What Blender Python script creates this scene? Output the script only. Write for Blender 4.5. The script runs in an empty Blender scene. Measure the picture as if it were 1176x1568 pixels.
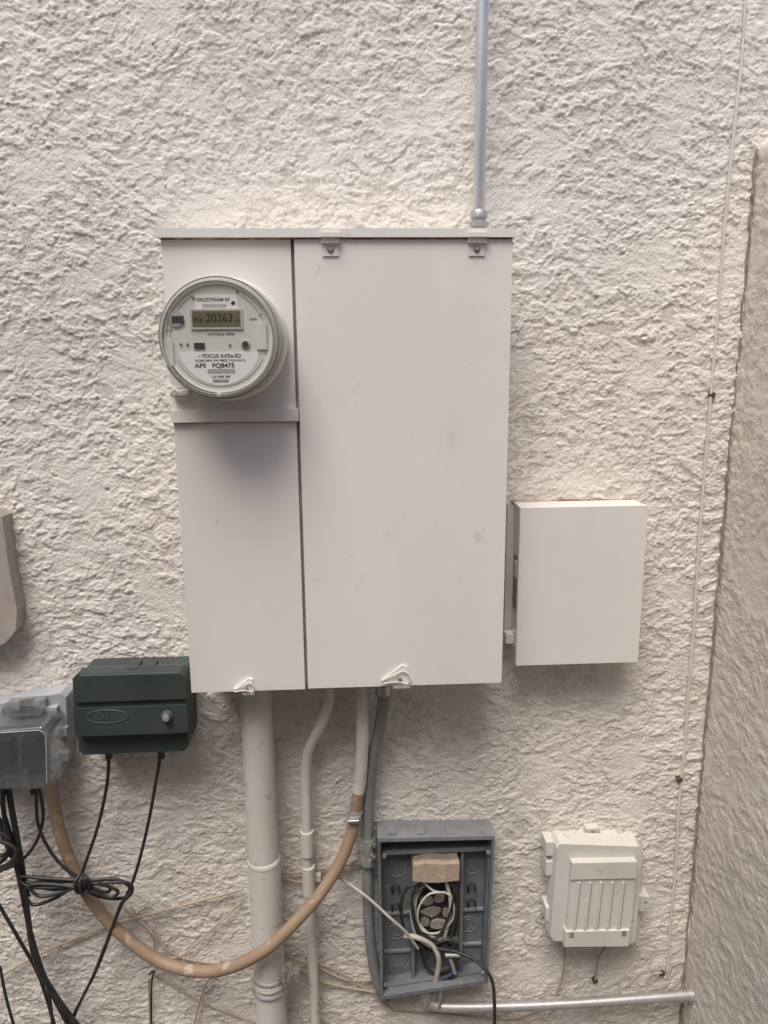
import bpy, bmesh, math, random
import numpy as np
from mathutils import Vector, Matrix
random.seed(4)
# ------------------------------------------------------------------ camera
CAM=Vector((0.0,-1.35,1.60)); F=1130.0
PITCH=math.radians(11.8); YAW=math.radians(2.9); ROLL=math.radians(-0.5)
R=Matrix.Rotation(-YAW,3,'Z')@Matrix.Rotation(math.radians(90)-PITCH,3,'X')@Matrix.Rotation(ROLL,3,'Z')
sc=bpy.context.scene
cd=bpy.data.cameras.new("camera"); cam=bpy.data.objects.new("camera",cd); sc.collection.objects.link(cam)
cam.matrix_world=Matrix.Translation(CAM)@R.to_4x4()
cd.sensor_fit='VERTICAL'; cd.sensor_height=24; cd.lens=F/1568*24; cd.clip_end=500; cd.clip_start=0.02
sc.camera=cam
sc.view_settings.view_transform='Standard'; sc.view_settings.look='None'; sc.view_settings.exposure=0
def W(px,py,y=0.0):
    """measured position in the survey photo -> metres on the vertical plane 'y' in front of the wall"""
    d=R@Vector(((px-588)/F,(784-py)/F,-1.0)); t=(y-CAM.y)/d.y
    return CAM+d*t
# ------------------------------------------------------------------ materials
def nn(nt,t,**k):
    n=nt.nodes.new(t)
    for a,b in k.items(): setattr(n,a,b)
    return n
def mat(name,c1,rough=0.5,metal=0.0,c2=None,scale=8,detail=6,bump=0.0,bscale=60,stretch=(1,1,1),c3=None,s3=40,spec=0.5,rvar=0.0,lo=.35,hi=.7,t3=.62):
    m=bpy.data.materials.new(name); m.use_nodes=True; nt=m.node_tree; b=nt.nodes['Principled BSDF']; L=nt.links
    b.inputs['Roughness'].default_value=rough; b.inputs['Metallic'].default_value=metal
    b.inputs['Specular IOR Level'].default_value=spec
    b.inputs['Base Color'].default_value=(*c1,1)
    tc=nn(nt,'ShaderNodeTexCoord'); mp=nn(nt,'ShaderNodeMapping'); mp.inputs['Scale'].default_value=stretch
    L.new(tc.outputs['Object'],mp.inputs['Vector'])
    col=None
    if c2:
        n=nn(nt,'ShaderNodeTexNoise'); n.inputs['Scale'].default_value=scale; n.inputs['Detail'].default_value=detail; n.inputs['Roughness'].default_value=.62
        L.new(mp.outputs[0],n.inputs['Vector'])
        r=nn(nt,'ShaderNodeMapRange'); r.inputs[1].default_value=lo; r.inputs[2].default_value=hi
        L.new(n.outputs['Fac'],r.inputs[0])
        mx=nn(nt,'ShaderNodeMix',data_type='RGBA'); mx.inputs[6].default_value=(*c1,1); mx.inputs[7].default_value=(*c2,1)
        L.new(r.outputs[0],mx.inputs[0]); col=mx.outputs[2]
        if rvar:
            rr=nn(nt,'ShaderNodeMapRange'); rr.inputs[3].default_value=rough-rvar; rr.inputs[4].default_value=rough+rvar
            L.new(n.outputs['Fac'],rr.inputs[0]); L.new(rr.outputs[0],b.inputs['Roughness'])
    if c3:
        n=nn(nt,'ShaderNodeTexNoise'); n.inputs['Scale'].default_value=s3; n.inputs['Detail'].default_value=4
        L.new(tc.outputs['Object'],n.inputs['Vector'])
        r=nn(nt,'ShaderNodeMapRange'); r.inputs[1].default_value=t3; r.inputs[2].default_value=t3+.1
        L.new(n.outputs['Fac'],r.inputs[0])
        mx=nn(nt,'ShaderNodeMix',data_type='RGBA'); mx.inputs[7].default_value=(*c3,1)
        if col: L.new(col,mx.inputs[6])
        else: mx.inputs[6].default_value=(*c1,1)
        L.new(r.outputs[0],mx.inputs[0]); col=mx.outputs[2]
    if col: L.new(col,b.inputs['Base Color'])
    if bump:
        n=nn(nt,'ShaderNodeTexNoise'); n.inputs['Scale'].default_value=bscale; n.inputs['Detail'].default_value=5
        L.new(tc.outputs['Object'],n.inputs['Vector'])
        bp=nn(nt,'ShaderNodeBump'); bp.inputs['Strength'].default_value=1; bp.inputs['Distance'].default_value=bump
        L.new(n.outputs['Fac'],bp.inputs['Height']); L.new(bp.outputs[0],b.inputs['Normal'])
    return m
M_panel=mat("painted_steel",(.78,.755,.72),.42,c2=(.69,.66,.625),scale=2.6,stretch=(1,1,.4),bump=.0004,bscale=9,rvar=.06,c3=(.655,.615,.57),s3=20,t3=.66)
M_box=mat("painted_steel_b",(.77,.745,.715),.42,c2=(.69,.66,.63),scale=3,bump=.0004,bscale=9,rvar=.06,c3=(.66,.62,.58),s3=22,t3=.69)
M_cap=mat("painted_cap",(.73,.70,.66),.4,c2=(.64,.60,.56),scale=14)
M_dark=mat("dark_gap",(.03,.028,.025),.8)
M_grime=mat("grime_edge",(.20,.16,.13),.8,c2=(.36,.31,.27),scale=60)
M_rust=mat("rust",(.14,.08,.05),.85,c2=(.28,.2,.14),scale=90)
M_rustline=mat("rusty_paint_edge",(.45,.36,.29),.85,c2=(.20,.11,.06),scale=40,lo=.45,hi=.55)
M_galv=mat("galvanised_steel",(.72,.71,.69),.30,.7,c2=(.60,.595,.585),scale=18,bump=.0002,bscale=80)
M_galvd=mat("galvanised_dull",(.47,.47,.475),.42,.7,c2=(.58,.58,.58),scale=40,bump=.0003,bscale=120)
M_zinc=mat("zinc_cast",(.40,.40,.39),.45,.7,c2=(.54,.54,.53),scale=60,bump=.0004,bscale=200)
M_pvc=mat("painted_pvc",(.63,.605,.565),.5,c2=(.55,.52,.475),scale=7,stretch=(1,1,.5),c3=(.44,.39,.33),s3=45,t3=.62)
M_tan=mat("tan_painted_hose",(.32,.225,.155),.6,c2=(.245,.17,.12),scale=22,c3=(.43,.35,.285),s3=45,t3=.6,bump=.0005,bscale=140)
M_gflex=mat("grey_flex_conduit",(.16,.175,.18),.5,c2=(.24,.25,.25),scale=25)
M_black=mat("black_cable",(.014,.014,.015),.45,c2=(.035,.034,.033),scale=60)
M_green=mat("green_plastic",(.033,.045,.048),.48,c2=(.05,.064,.066),scale=9,bump=.0002,bscale=400,rvar=.08)
M_greenl=mat("green_plastic_worn",(.085,.105,.105),.5)
M_grey=mat("grey_abs",(.125,.135,.152),.55,c2=(.175,.183,.195),scale=14,c3=(.27,.255,.235),s3=60,t3=.62)
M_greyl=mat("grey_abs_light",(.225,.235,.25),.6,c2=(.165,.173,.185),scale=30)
M_nid=mat("offwhite_plastic",(.64,.625,.59),.5,c2=(.55,.535,.495),scale=9,c3=(.46,.42,.36),s3=40,t3=.64)
M_nidg=mat("offwhite_groove",(.42,.40,.36),.7)
M_steel=mat("screw_steel",(.45,.44,.43),.35,.9)
M_card=mat("mud_nest",(.46,.37,.29),.9,c2=(.33,.25,.19),scale=60,bump=.002,bscale=90)
M_nest=mat("nest_paper",(.34,.31,.265),.9,c2=(.22,.19,.16),scale=70,bump=.002,bscale=120)
M_wire=mat("tan_wire",(.34,.26,.20),.7,c2=(.46,.39,.32),scale=30)
M_cream=mat("cream_cable",(.52,.50,.46),.6,c2=(.38,.35,.31),scale=30)
M_lcd=mat("lcd",(.17,.155,.085),.3,c2=(.135,.125,.068),scale=20)
M_lcdb=mat("lcd_ink",(.02,.02,.015),.5)
M_face=mat("meter_face",(.70,.71,.65),.5,c2=(.64,.65,.60),scale=20)
M_label=mat("white_label",(.86,.87,.86),.5)
M_ink=mat("black_ink",(.03,.03,.03),.6)
M_mring=mat("meter_ring",(.58,.58,.52),.35,c2=(.44,.44,.39),scale=15)
M_coat=mat("brown_painted_cover",(.42,.37,.33),.7,c2=(.32,.28,.25),scale=18,bump=.001,bscale=80)
M_cordgrey=mat("pale_box_plastic",(.40,.42,.44),.4,c2=(.32,.34,.36),scale=20)
def clear(name,tint,fac,diffc,gl=.06):
    m=bpy.data.materials.new(name); m.use_nodes=True; nt=m.node_tree; L=nt.links
    nt.nodes.remove(nt.nodes['Principled BSDF']); out=nt.nodes['Material Output']
    t=nn(nt,'ShaderNodeBsdfTransparent'); t.inputs[0].default_value=(*tint,1)
    g=nn(nt,'ShaderNodeBsdfGlossy'); g.inputs['Roughness'].default_value=.08
    d=nn(nt,'ShaderNodeBsdfDiffuse'); d.inputs[0].default_value=(*diffc,1)
    lw=nn(nt,'ShaderNodeLayerWeight'); lw.inputs[0].default_value=.25
    mr=nn(nt,'ShaderNodeMapRange'); mr.inputs[3].default_value=gl; mr.inputs[4].default_value=.6
    L.new(lw.outputs['Facing'],mr.inputs[0])
    a=nn(nt,'ShaderNodeMixShader'); a.inputs[0].default_value=fac; L.new(t.outputs[0],a.inputs[1]); L.new(d.outputs[0],a.inputs[2])
    b=nn(nt,'ShaderNodeMixShader'); L.new(mr.outputs[0],b.inputs[0]); L.new(a.outputs[0],b.inputs[1]); L.new(g.outputs[0],b.inputs[2])
    L.new(b.outputs[0],out.inputs[0]); return m
M_clear=clear("clear_smoked_plastic",(.80,.81,.81),.16,(.34,.35,.36),.08)
M_glass=clear("meter_clear_cover",(.99,.99,.98),.02,(.8,.8,.78),.035)
M_glassside=clear("meter_cover_side",(.9,.9,.87),.5,(.52,.53,.48),.08)
# ------------------------------------------------------------------ helpers
def parent(name,loc):
    e=bpy.data.objects.new(name,None); sc.collection.objects.link(e); e.location=loc; e.empty_display_size=.05
    return e
def link(name,me,m,par=None,smooth=False):
    o=bpy.data.objects.new(name,me); sc.collection.objects.link(o)
    if m: me.materials.append(m)
    if smooth: me.polygons.foreach_set('use_smooth',[True]*len(me.polygons))
    if par:
        o.parent=par; o.matrix_parent_inverse=Matrix.Translation(-par.location)
    return o
def fin(bm,name,m,par,bev=0,seg=2,smooth=False):
    if bev:
        es=[e for e in bm.edges if len(e.link_faces)==2 and e.calc_face_angle(0)>.5]
        bmesh.ops.bevel(bm,geom=es,offset=bev,segments=seg,profile=.5,affect='EDGES')
    bmesh.ops.recalc_face_normals(bm,faces=bm.faces)
    me=bpy.data.meshes.new(name); bm.to_mesh(me); bm.free()
    return link(name,me,m,par,smooth)
def poly(name,pts,yb,yf,m,par,bev=0,seg=2,top=None):
    bm=bmesh.new(); cx=sum(p[0] for p in pts)/len(pts); cz=sum(p[1] for p in pts)/len(pts)
    s=top or 1
    a=[bm.verts.new((p[0],yb,p[1])) for p in pts]
    b=[bm.verts.new((cx+(p[0]-cx)*s,yf,cz+(p[1]-cz)*s)) for p in pts]
    n=len(pts); bm.faces.new(a); bm.faces.new(b[::-1])
    for i in range(n): bm.faces.new((a[i],a[(i+1)%n],b[(i+1)%n],b[i]))
    return fin(bm,name,m,par,bev,seg)
def box(name,x0,x1,z0,z1,yb,yf,m,par,bev=0,seg=2,top=None):
    return poly(name,[(x0,z0),(x1,z0),(x1,z1),(x0,z1)],yb,yf,m,par,bev,seg,top)
def ppoly(name,pp,yb,yf,m,par,bev=0,seg=2,top=None):
    return poly(name,[(W(x,y,yf).x,W(x,y,yf).z) for x,y in pp],yb,yf,m,par,bev,seg,top)
def pbox(name,x0,y0,x1,y1,yb,yf,m,par,bev=0,seg=2,top=None):
    cx,cy=(x0+x1)/2,(y0+y1)/2
    return box(name,W(x0,cy,yf).x,W(x1,cy,yf).x,W(cx,y1,yf).z,W(cx,y0,yf).z,yb,yf,m,par,bev,seg,top)
def tubew(name,pts,r,m,par=None,seg=14,sub=10,raw=False):
    P=[Vector(p) for p in pts]; out=[]
    if raw or len(P)==2: out=P
    else:
        Q=[P[0]*2-P[1]]+P+[P[-1]*2-P[-2]]
        for i in range(1,len(Q)-2):
            for k in range(sub):
                t=k/sub; a,b,c,d=Q[i-1],Q[i],Q[i+1],Q[i+2]
                out.append(.5*((2*b)+(c-a)*t+(2*a-5*b+4*c-d)*t*t+(3*b-a-3*c+d)*t**3))
        out.append(P[-1])
    bm=bmesh.new(); rings=[]; T=(out[1]-out[0]).normalized(); N=T.orthogonal().normalized()
    for i,p in enumerate(out):
        t=(out[min(i+1,len(out)-1)]-out[max(i-1,0)]).normalized()
        N=(N-t*N.dot(t)).normalized(); B=t.cross(N)
        rings.append([bm.verts.new(p+(N*math.cos(2*math.pi*k/seg)+B*math.sin(2*math.pi*k/seg))*r) for k in range(seg)])
    for a,b in zip(rings,rings[1:]):
        for k in range(seg): bm.faces.new((a[k],a[(k+1)%seg],b[(k+1)%seg],b[k]))
    bm.faces.new(rings[0]); bm.faces.new(rings[-1][::-1])
    bmesh.ops.recalc_face_normals(bm,faces=bm.faces)
    me=bpy.data.meshes.new(name)
    if par is None:
        c=sum(out,Vector())/len(out); bmesh.ops.translate(bm,verts=bm.verts,vec=-c)
    bm.to_mesh(me); bm.free(); o=link(name,me,m,par,True)
    me.set_sharp_from_angle(angle=math.radians(50))
    if par is None: o.location=c
    return o
def tube(name,pp,r,m,par=None,**k):
    return tubew(name,[W(*p) for p in pp],r,m,par,**k)
def lathe(name,c,prof,m,par,axis='Y',seg=64,smooth=True):
    bm=bmesh.new(); rings=[]
    for r,h in prof:
        ring=[]
        for k in range(seg):
            a=2*math.pi*k/seg; u,v=r*math.cos(a),r*math.sin(a)
            ring.append(bm.verts.new((c[0]+u,c[1]+h,c[2]+v) if axis=='Y' else ((c[0]+u,c[1]+v,c[2]+h) if axis=='Z' else (c[0]+h,c[1]+u,c[2]+v))))
        rings.append(ring)
    for a,b in zip(rings,rings[1:]):
        for k in range(seg): bm.faces.new((a[k],a[(k+1)%seg],b[(k+1)%seg],b[k]))
    bm.faces.new(rings[0]); bm.faces.new(rings[-1][::-1])
    bmesh.ops.recalc_face_normals(bm,faces=bm.faces)
    me=bpy.data.meshes.new(name); bm.to_mesh(me); bm.free()
    o=link(name,me,m,par,smooth)
    if smooth: me.set_sharp_from_angle(angle=math.radians(35))
    return o
def text(name,s,px,py,y,size,m,par,bold=0.0,sx=1.0):
    c=bpy.data.curves.new(name,'FONT'); c.body=s; c.size=size; c.align_x='CENTER'; c.align_y='CENTER'; c.extrude=.00015; c.offset=bold
    t=bpy.data.objects.new(name,c); sc.collection.objects.link(t)
    bpy.context.view_layer.update()
    me=bpy.data.meshes.new_from_object(t.evaluated_get(bpy.context.evaluated_depsgraph_get()))
    p=W(px,py,y)
    me.transform(Matrix.Translation(p)@Matrix.Rotation(math.radians(90),4,'X')@Matrix.Diagonal((sx,1,1,1)))
    bpy.data.objects.remove(t); me.materials.clear()
    return link(name,me,m,par)
def screw(name,px,py,y,r,m,par,head=.003):
    p=W(px,py,y)
    return lathe(name,p,[(r,.001),(r,-head*.5),(r*.75,-head),(r*.25,-head*1.05)],m,par,seg=20)
# ------------------------------------------------------------------ stucco wall (real relief)
XC=W(1105,850,0).x          # inside corner
def noise(nz,nx,sx,sz,seed,ds,kind='band'):
    rs=np.random.RandomState(seed); w=rs.randn(nz,nx)
    fx=np.fft.fftfreq(nx,ds)[None,:]*sx; fz=np.fft.fftfreq(nz,ds)[:,None]*sz
    r2=fx**2+fz**2
    flt=r2*np.exp(-r2*1.2) if kind=='band' else (r2/(1+r2)**(1+1.3))*np.exp(-r2/110)
    h=np.fft.ifft2(np.fft.fft2(w)*flt).real
    return (h/h.std()).astype(np.float32)
def samp(a,zz,xx):
    nz,nx=a.shape; z0=np.floor(zz).astype(int); x0=np.floor(xx).astype(int); fz=zz-z0; fx=xx-x0
    z0%=nz; x0%=nx; z1=(z0+1)%nz; x1=(x0+1)%nx
    return (a[z0,x0]*(1-fx)+a[z0,x1]*fx)*(1-fz)+(a[z1,x0]*(1-fx)+a[z1,x1]*fx)*fz
def ss(a,lo,hi):
    t=np.clip((a-lo)/(hi-lo),0,1); return t*t*(3-2*t)
def stucco(nz,nx,ds,seed,amp=1.0):
    Z,X=np.mgrid[0:nz,0:nx].astype(np.float32)
    w1=noise(nz,nx,.14,.14,seed+1,ds)*.003/ds; w2=noise(nz,nx,.14,.14,seed+2,ds)*.003/ds
    tilt=noise(nz,nx,.9,.9,seed+20,ds)                    # slow change of stroke direction
    zz=Z+w1+tilt*.014/ds; xx=X+w2+tilt*.010/ds
    f1=samp(noise(nz,nx,.062,.044,seed+5,ds,'fbm'),zz,xx)
    f2=samp(noise(nz,nx,.040,.030,seed+6,ds,'fbm'),zz,xx)
    f3=samp(noise(nz,nx,.100,.062,seed+12,ds,'fbm'),zz,xx)
    n3=noise(nz,nx,.0105,.009,seed+7,ds)
    k1=noise(nz,nx,.12,.10,seed+8,ds); k2=noise(nz,nx,.10,.08,seed+9,ds)
    big=noise(nz,nx,.7,.5,seed+10,ds)
    flat=ss(noise(nz,nx,.20,.17,seed+11,ds),.7,1.6)      # trowelled flat areas
    p1=ss(f1,.12,.32); p2=ss(f2,.45,.68); p3=ss(-f3,.45,.62)
    lip=np.exp(-((f3-.1)/.085)**2)*ss(k1,-.2,.7)
    lip2=np.exp(-((f1-.33)/.12)**2)*ss(k2,-.3,.6)
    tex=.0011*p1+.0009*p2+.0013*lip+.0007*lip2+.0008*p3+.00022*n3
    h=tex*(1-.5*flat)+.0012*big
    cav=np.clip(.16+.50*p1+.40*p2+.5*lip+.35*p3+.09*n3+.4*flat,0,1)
    return h*amp,cav
def relief_sheet(name,us,vs,H,C,tow,m):
    nu,nv=len(us),len(vs)
    U,V=np.meshgrid(us,vs); co=tow(U.ravel(),V.ravel(),H.ravel()).astype(np.float32)
    idx=np.arange(nu*nv).reshape(nv,nu)
    f=np.stack([idx[:-1,:-1],idx[:-1,1:],idx[1:,1:],idx[1:,:-1]],-1).reshape(-1,4)
    me=bpy.data.meshes.new(name); me.vertices.add(nu*nv); me.vertices.foreach_set('co',co.ravel())
    me.loops.add(f.size); me.loops.foreach_set('vertex_index',f.ravel().astype(np.int32))
    me.polygons.add(len(f)); me.polygons.foreach_set('loop_start',np.arange(0,f.size,4,dtype=np.int32))
    me.polygons.foreach_set('use_smooth',np.ones(len(f),dtype=bool))
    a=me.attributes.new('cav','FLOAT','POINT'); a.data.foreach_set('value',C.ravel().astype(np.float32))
    me.update(calc_edges=True)
    return link(name,me,m)
def stucco_mat(name,c1,c2,cd_):
    m=bpy.data.materials.new(name); m.use_nodes=True; nt=m.node_tree; L=nt.links; b=nt.nodes['Principled BSDF']
    b.inputs['Roughness'].default_value=.8; b.inputs['Specular IOR Level'].default_value=.3
    tc=nn(nt,'ShaderNodeTexCoord'); at=nn(nt,'ShaderNodeAttribute',attribute_name='cav')
    n=nn(nt,'ShaderNodeTexNoise'); n.inputs['Scale'].default_value=2.6; n.inputs['Detail'].default_value=7; L.new(tc.outputs['Object'],n.inputs['Vector'])
    r=nn(nt,'ShaderNodeMapRange'); r.inputs[1].default_value=.38; r.inputs[2].default_value=.66; L.new(n.outputs['Fac'],r.inputs[0])
    mx=nn(nt,'ShaderNodeMix',data_type='RGBA'); mx.inputs[6].default_value=(*c1,1); mx.inputs[7].default_value=(*c2,1); L.new(r.outputs[0],mx.inputs[0])
    r2=nn(nt,'ShaderNodeMapRange'); r2.inputs[1].default_value=.0; r2.inputs[2].default_value=.55; r2.inputs[3].default_value=.7; r2.inputs[4].default_value=0; L.new(at.outputs['Fac'],r2.inputs[0])  # recess dirt, its darkness raised to stand in for ledge shadows in colour
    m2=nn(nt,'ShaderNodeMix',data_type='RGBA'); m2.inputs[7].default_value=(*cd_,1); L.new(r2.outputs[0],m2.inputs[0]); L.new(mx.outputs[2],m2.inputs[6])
    v=nn(nt,'ShaderNodeTexNoise'); v.inputs['Scale'].default_value=75; v.inputs['Detail'].default_value=3; L.new(tc.outputs['Object'],v.inputs['Vector'])
    r3=nn(nt,'ShaderNodeMapRange'); r3.inputs[1].default_value=.69; r3.inputs[2].default_value=.77; r3.inputs[4].default_value=.65; L.new(v.outputs['Fac'],r3.inputs[0])
    m3=nn(nt,'ShaderNodeMix',data_type='RGBA'); m3.inputs[7].default_value=(.30,.25,.2,1); L.new(r3.outputs[0],m3.inputs[0]); L.new(m2.outputs[2],m3.inputs[6])
    # blotchy darker tint, strongest towards the bottom
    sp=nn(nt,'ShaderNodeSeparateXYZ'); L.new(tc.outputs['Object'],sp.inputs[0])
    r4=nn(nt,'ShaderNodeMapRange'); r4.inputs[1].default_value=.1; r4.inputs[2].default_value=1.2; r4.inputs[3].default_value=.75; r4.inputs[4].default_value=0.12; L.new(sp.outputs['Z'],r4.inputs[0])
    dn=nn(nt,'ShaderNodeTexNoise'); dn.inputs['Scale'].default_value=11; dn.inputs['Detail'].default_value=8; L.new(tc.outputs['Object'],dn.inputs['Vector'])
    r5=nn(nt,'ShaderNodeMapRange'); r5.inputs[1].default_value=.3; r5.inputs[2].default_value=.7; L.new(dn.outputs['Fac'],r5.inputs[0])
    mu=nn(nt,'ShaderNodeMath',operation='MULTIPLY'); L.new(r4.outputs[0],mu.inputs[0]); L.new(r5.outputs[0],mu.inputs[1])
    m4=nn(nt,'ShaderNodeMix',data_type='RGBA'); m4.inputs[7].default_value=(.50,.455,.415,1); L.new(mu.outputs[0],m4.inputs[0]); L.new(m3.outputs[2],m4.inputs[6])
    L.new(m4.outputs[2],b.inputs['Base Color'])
    f=nn(nt,'ShaderNodeTexNoise'); f.inputs['Scale'].default_value=240; f.inputs['Detail'].default_value=4; L.new(tc.outputs['Object'],f.inputs['Vector'])
    bp=nn(nt,'ShaderNodeBump'); bp.inputs['Distance'].default_value=.0020; bp.inputs['Strength'].default_value=.85; L.new(f.outputs['Fac'],bp.inputs['Height'])
    L.new(bp.outputs[0],b.inputs['Normal']); return m
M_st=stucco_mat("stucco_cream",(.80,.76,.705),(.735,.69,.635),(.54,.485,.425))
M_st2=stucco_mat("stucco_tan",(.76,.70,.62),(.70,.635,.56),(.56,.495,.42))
ds=.0020
xs=np.arange(-1.15,XC+.02,ds); zs=np.arange(0.06,2.40,ds)
H,C=stucco(len(zs),len(xs),ds,11,1.1)
# small lump around an old fixing hole right of the panel
XX,ZZ=np.meshgrid(xs,zs); q=W(985,515); d2=((XX-q.x)/.016)**2+((ZZ-q.z)/.010)**2
H+=(.006*np.exp(-d2)-.007*np.exp(-d2*9)).astype(np.float32)
for px,py in ((165,751),(125,906),(560,420),(830,170),(990,1110),(300,1230)):
    q=W(px,py); e2=((XX-q.x)**2+(ZZ-q.z)**2)/.0028**2
    H-=(.005*np.exp(-e2)).astype(np.float32); C*=(1-np.exp(-e2)).astype(np.float32)
ex=np.arange(-7,-1.15,.05); ez1=np.array([-.1,.03]); ez2=np.arange(2.42,4.2,.08)
us=np.concatenate([ex,xs]); vs=np.concatenate([ez1,zs,ez2])
HH=np.zeros((len(vs),len(us)),np.float32); CC=np.full_like(HH,.5)
HH[2:2+len(zs),len(ex):]=H; CC[2:2+len(zs),len(ex):]=C
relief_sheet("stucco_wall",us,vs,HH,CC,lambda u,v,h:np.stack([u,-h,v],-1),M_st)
# side wall, perpendicular, about 2 m high with rounded coping edge
ZT=W(1163,196,0).z
vz=np.arange(0,ZT-.01,.003); yy=np.arange(-1.3,.0101,.003)
H2,C2=stucco(len(vz),len(yy),.003,77,.75)
side=parent("side_wall",(XC+.1,-1.0,1.0))
def tows(u,v,h):
    over=np.clip((v-(ZT-.045))/.035,0,1); r=over**2*.02
    return np.stack([XC-h+r+.0015*np.sin(v*7),u,v],-1)
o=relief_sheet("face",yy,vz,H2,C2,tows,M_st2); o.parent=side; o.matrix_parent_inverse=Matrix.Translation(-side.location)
bm=bmesh.new()
prof=[(XC+.024,ZT-.012),(XC+.035,ZT-.004),(XC+.06,ZT),(XC+.17,ZT),(XC+.19,ZT-.02),(XC+.20,0),(XC+.024,0)]
a=[bm.verts.new((p[0],.01,p[1])) for p in prof]; b=[bm.verts.new((p[0],-1.3,p[1])) for p in prof]
for i in range(len(prof)): bm.faces.new((a[i],a[(i+1)%len(prof)],b[(i+1)%len(prof)],b[i]))
bm.faces.new(a); bm.faces.new(b)
fin(bm,"core",M_st2,side)
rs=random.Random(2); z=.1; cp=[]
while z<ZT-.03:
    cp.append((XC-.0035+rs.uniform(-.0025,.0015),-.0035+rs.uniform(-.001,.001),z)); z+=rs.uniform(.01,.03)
tubew("corner_crack_dirt",cp,.0022,M_grime,side,seg=6,sub=3)  # dark jagged line along the inside corner crack
# ground
M_gr=mat("gravel_ground",(.17,.15,.13),.95,c2=(.10,.09,.08),scale=30,bump=.01,bscale=60)
bm=bmesh.new(); bmesh.ops.create_grid(bm,x_segments=40,y_segments=40,size=60); fin(bm,"ground",M_gr,None)
# unseen wall added behind the camera to cut low sky light
GYW=-2.45
gw=parent("garden_wall",(0,GYW,1.1))
M_blk=mat("block_wall",(.34,.30,.265),.9,c2=(.27,.24,.21),scale=6,bump=.004,bscale=60)
for r_ in range(15):
    off=.2 if r_%2 else 0
    for k in range(-10,11):
        box(f"block_{r_}_{k+10}",k*.4+off+.004,k*.4+off+.396,r_*.2+.004,r_*.2+.196,GYW,GYW-.15,M_blk,gw)
box("mortar_core",-4,4.3,0,2.99,GYW-.01,GYW-.14,mat("mortar",(.3,.28,.26),.9),gw)
# ------------------------------------------------------------------ electrical panel
PY=-.135
TL=W(247,366,PY);TR=W(784,366,PY);BL=W(292,1060,PY);BR=W(768,1046,PY)
X0=(TL.x+BL.x)/2; X1=(TR.x+BR.x)/2; ZT_=(TL.z+TR.z)/2; ZB=(BL.z+BR.z)/2
XG=(W(447,365,PY).x+W(470,1055,PY).x)/2
panel=parent("electrical_panel",((X0+X1)/2,-.06,(ZT_+ZB)/2))
box("cabinet_body",X0+.004,X1-.004,ZB+.006,ZT_+.004,.01,-.122,M_cap,panel,.002)
g=.0028
zc=W(350,636,PY).z
box("meter_section_cover",X0,XG-g,zc-.004,ZT_,-.123,PY,M_panel,panel,.0025,3)
box("lower_left_cover",X0+.001,XG-g,ZB,zc-.008,-.123,PY-.001,M_panel,panel,.003,3)
box("cover_lip",X0-.001,XG-g+.004,zc-.010,zc+.010,-.123,PY-.009,M_panel,panel,.003,3)
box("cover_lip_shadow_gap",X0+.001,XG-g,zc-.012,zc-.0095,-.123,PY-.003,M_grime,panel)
box("breaker_door",XG+g,X1,ZB+.002,ZT_-.001,-.123,PY-.003,M_panel,panel,.003,3)
box("gap_channel",XG-g,XG+g,ZB+.004,ZT_,-.122,-.1265,mat("painted_channel",(.38,.36,.34),.7,c2=(.26,.23,.2),scale=30),panel)
box("drip_cap",X0-.006,X1+.003,ZT_+.0015,ZT_+.0145,.0,PY-.009,M_panel,panel,.002)
box("drip_cap_under_gap",X0,X1,ZT_-.0010,ZT_+.0016,-.12,PY-.0005,M_rustline,panel)
for px in (506,730):
    p=W(px,378,PY-.004)
    box("hasp_hood",p.x-.015,p.x+.015,ZT_+.001,ZT_+.0075,-.13,PY-.016,M_panel,panel,.0015)
    box("hasp_hood_slope",p.x-.014,p.x+.014,ZT_-.007,ZT_+.002,-.13,PY-.011,M_panel,panel,.002)
    box("hasp_tab",p.x-.0125,p.x+.0125,ZT_-.026,ZT_-.006,-.13,PY-.0055,M_panel,panel,.001)
    lathe("hasp_washer",(p.x,PY-.0055,ZT_-.016),[(.0055,0),(.0055,-.001),(.003,-.0012)],M_steel,panel,seg=24)
    lathe("hasp_screw",(p.x,PY-.0065,ZT_-.016),[(.003,0),(.003,-.002),(.002,-.003)],M_zinc,panel,seg=20)
for (px,py,s) in ((608,1038,1.0),(375,1053,.7)):
    ppoly("latch_tab",[(px-24*s,py+4*s),(px+8*s,py-20*s),(px+16*s,py-17*s),(px+18*s,py+8*s),(px-18*s,py+9*s)],PY-.001,PY-.006,M_panel,panel,.001)
    tube("latch_wire",[(px-20*s,py+3,PY-.008),(px-5*s,py-4*s,PY-.010),(px+10*s,py-10*s,PY-.009),(px+20*s,py-2*s,PY-.010),(px+16*s,py+9*s,PY-.009),(px-2*s,py+6*s,PY-.011),(px-22*s,py+9*s,PY-.009),(px-24*s,py+3*s,PY-.008)],.0011,M_cap,panel)
    screw("latch_screw",px+4*s,py+2*s,PY-.005,.004*s,M_steel,panel,.004)
    pbox("latch_hook",px-6*s,py+4*s,px+20*s,py+16*s,PY+.006,PY-.004,M_cap,panel,.001)
M_scr=mat("paint_scuff",(.60,.57,.55),.6)
for px,py,l in ((545,905,14),(551,888,10),(700,980,6),(640,700,5),(560,470,6),(484,420,16),(720,560,5),(330,800,6),(480,960,7),(760,900,5)):
    tube("paint_scratch",[(px,py,PY-.0030),(px+l*.25,py-l*.6,PY-.0031),(px+l*.3,py-l,PY-.0030)],.00045,M_scr,panel,seg=6)
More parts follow.
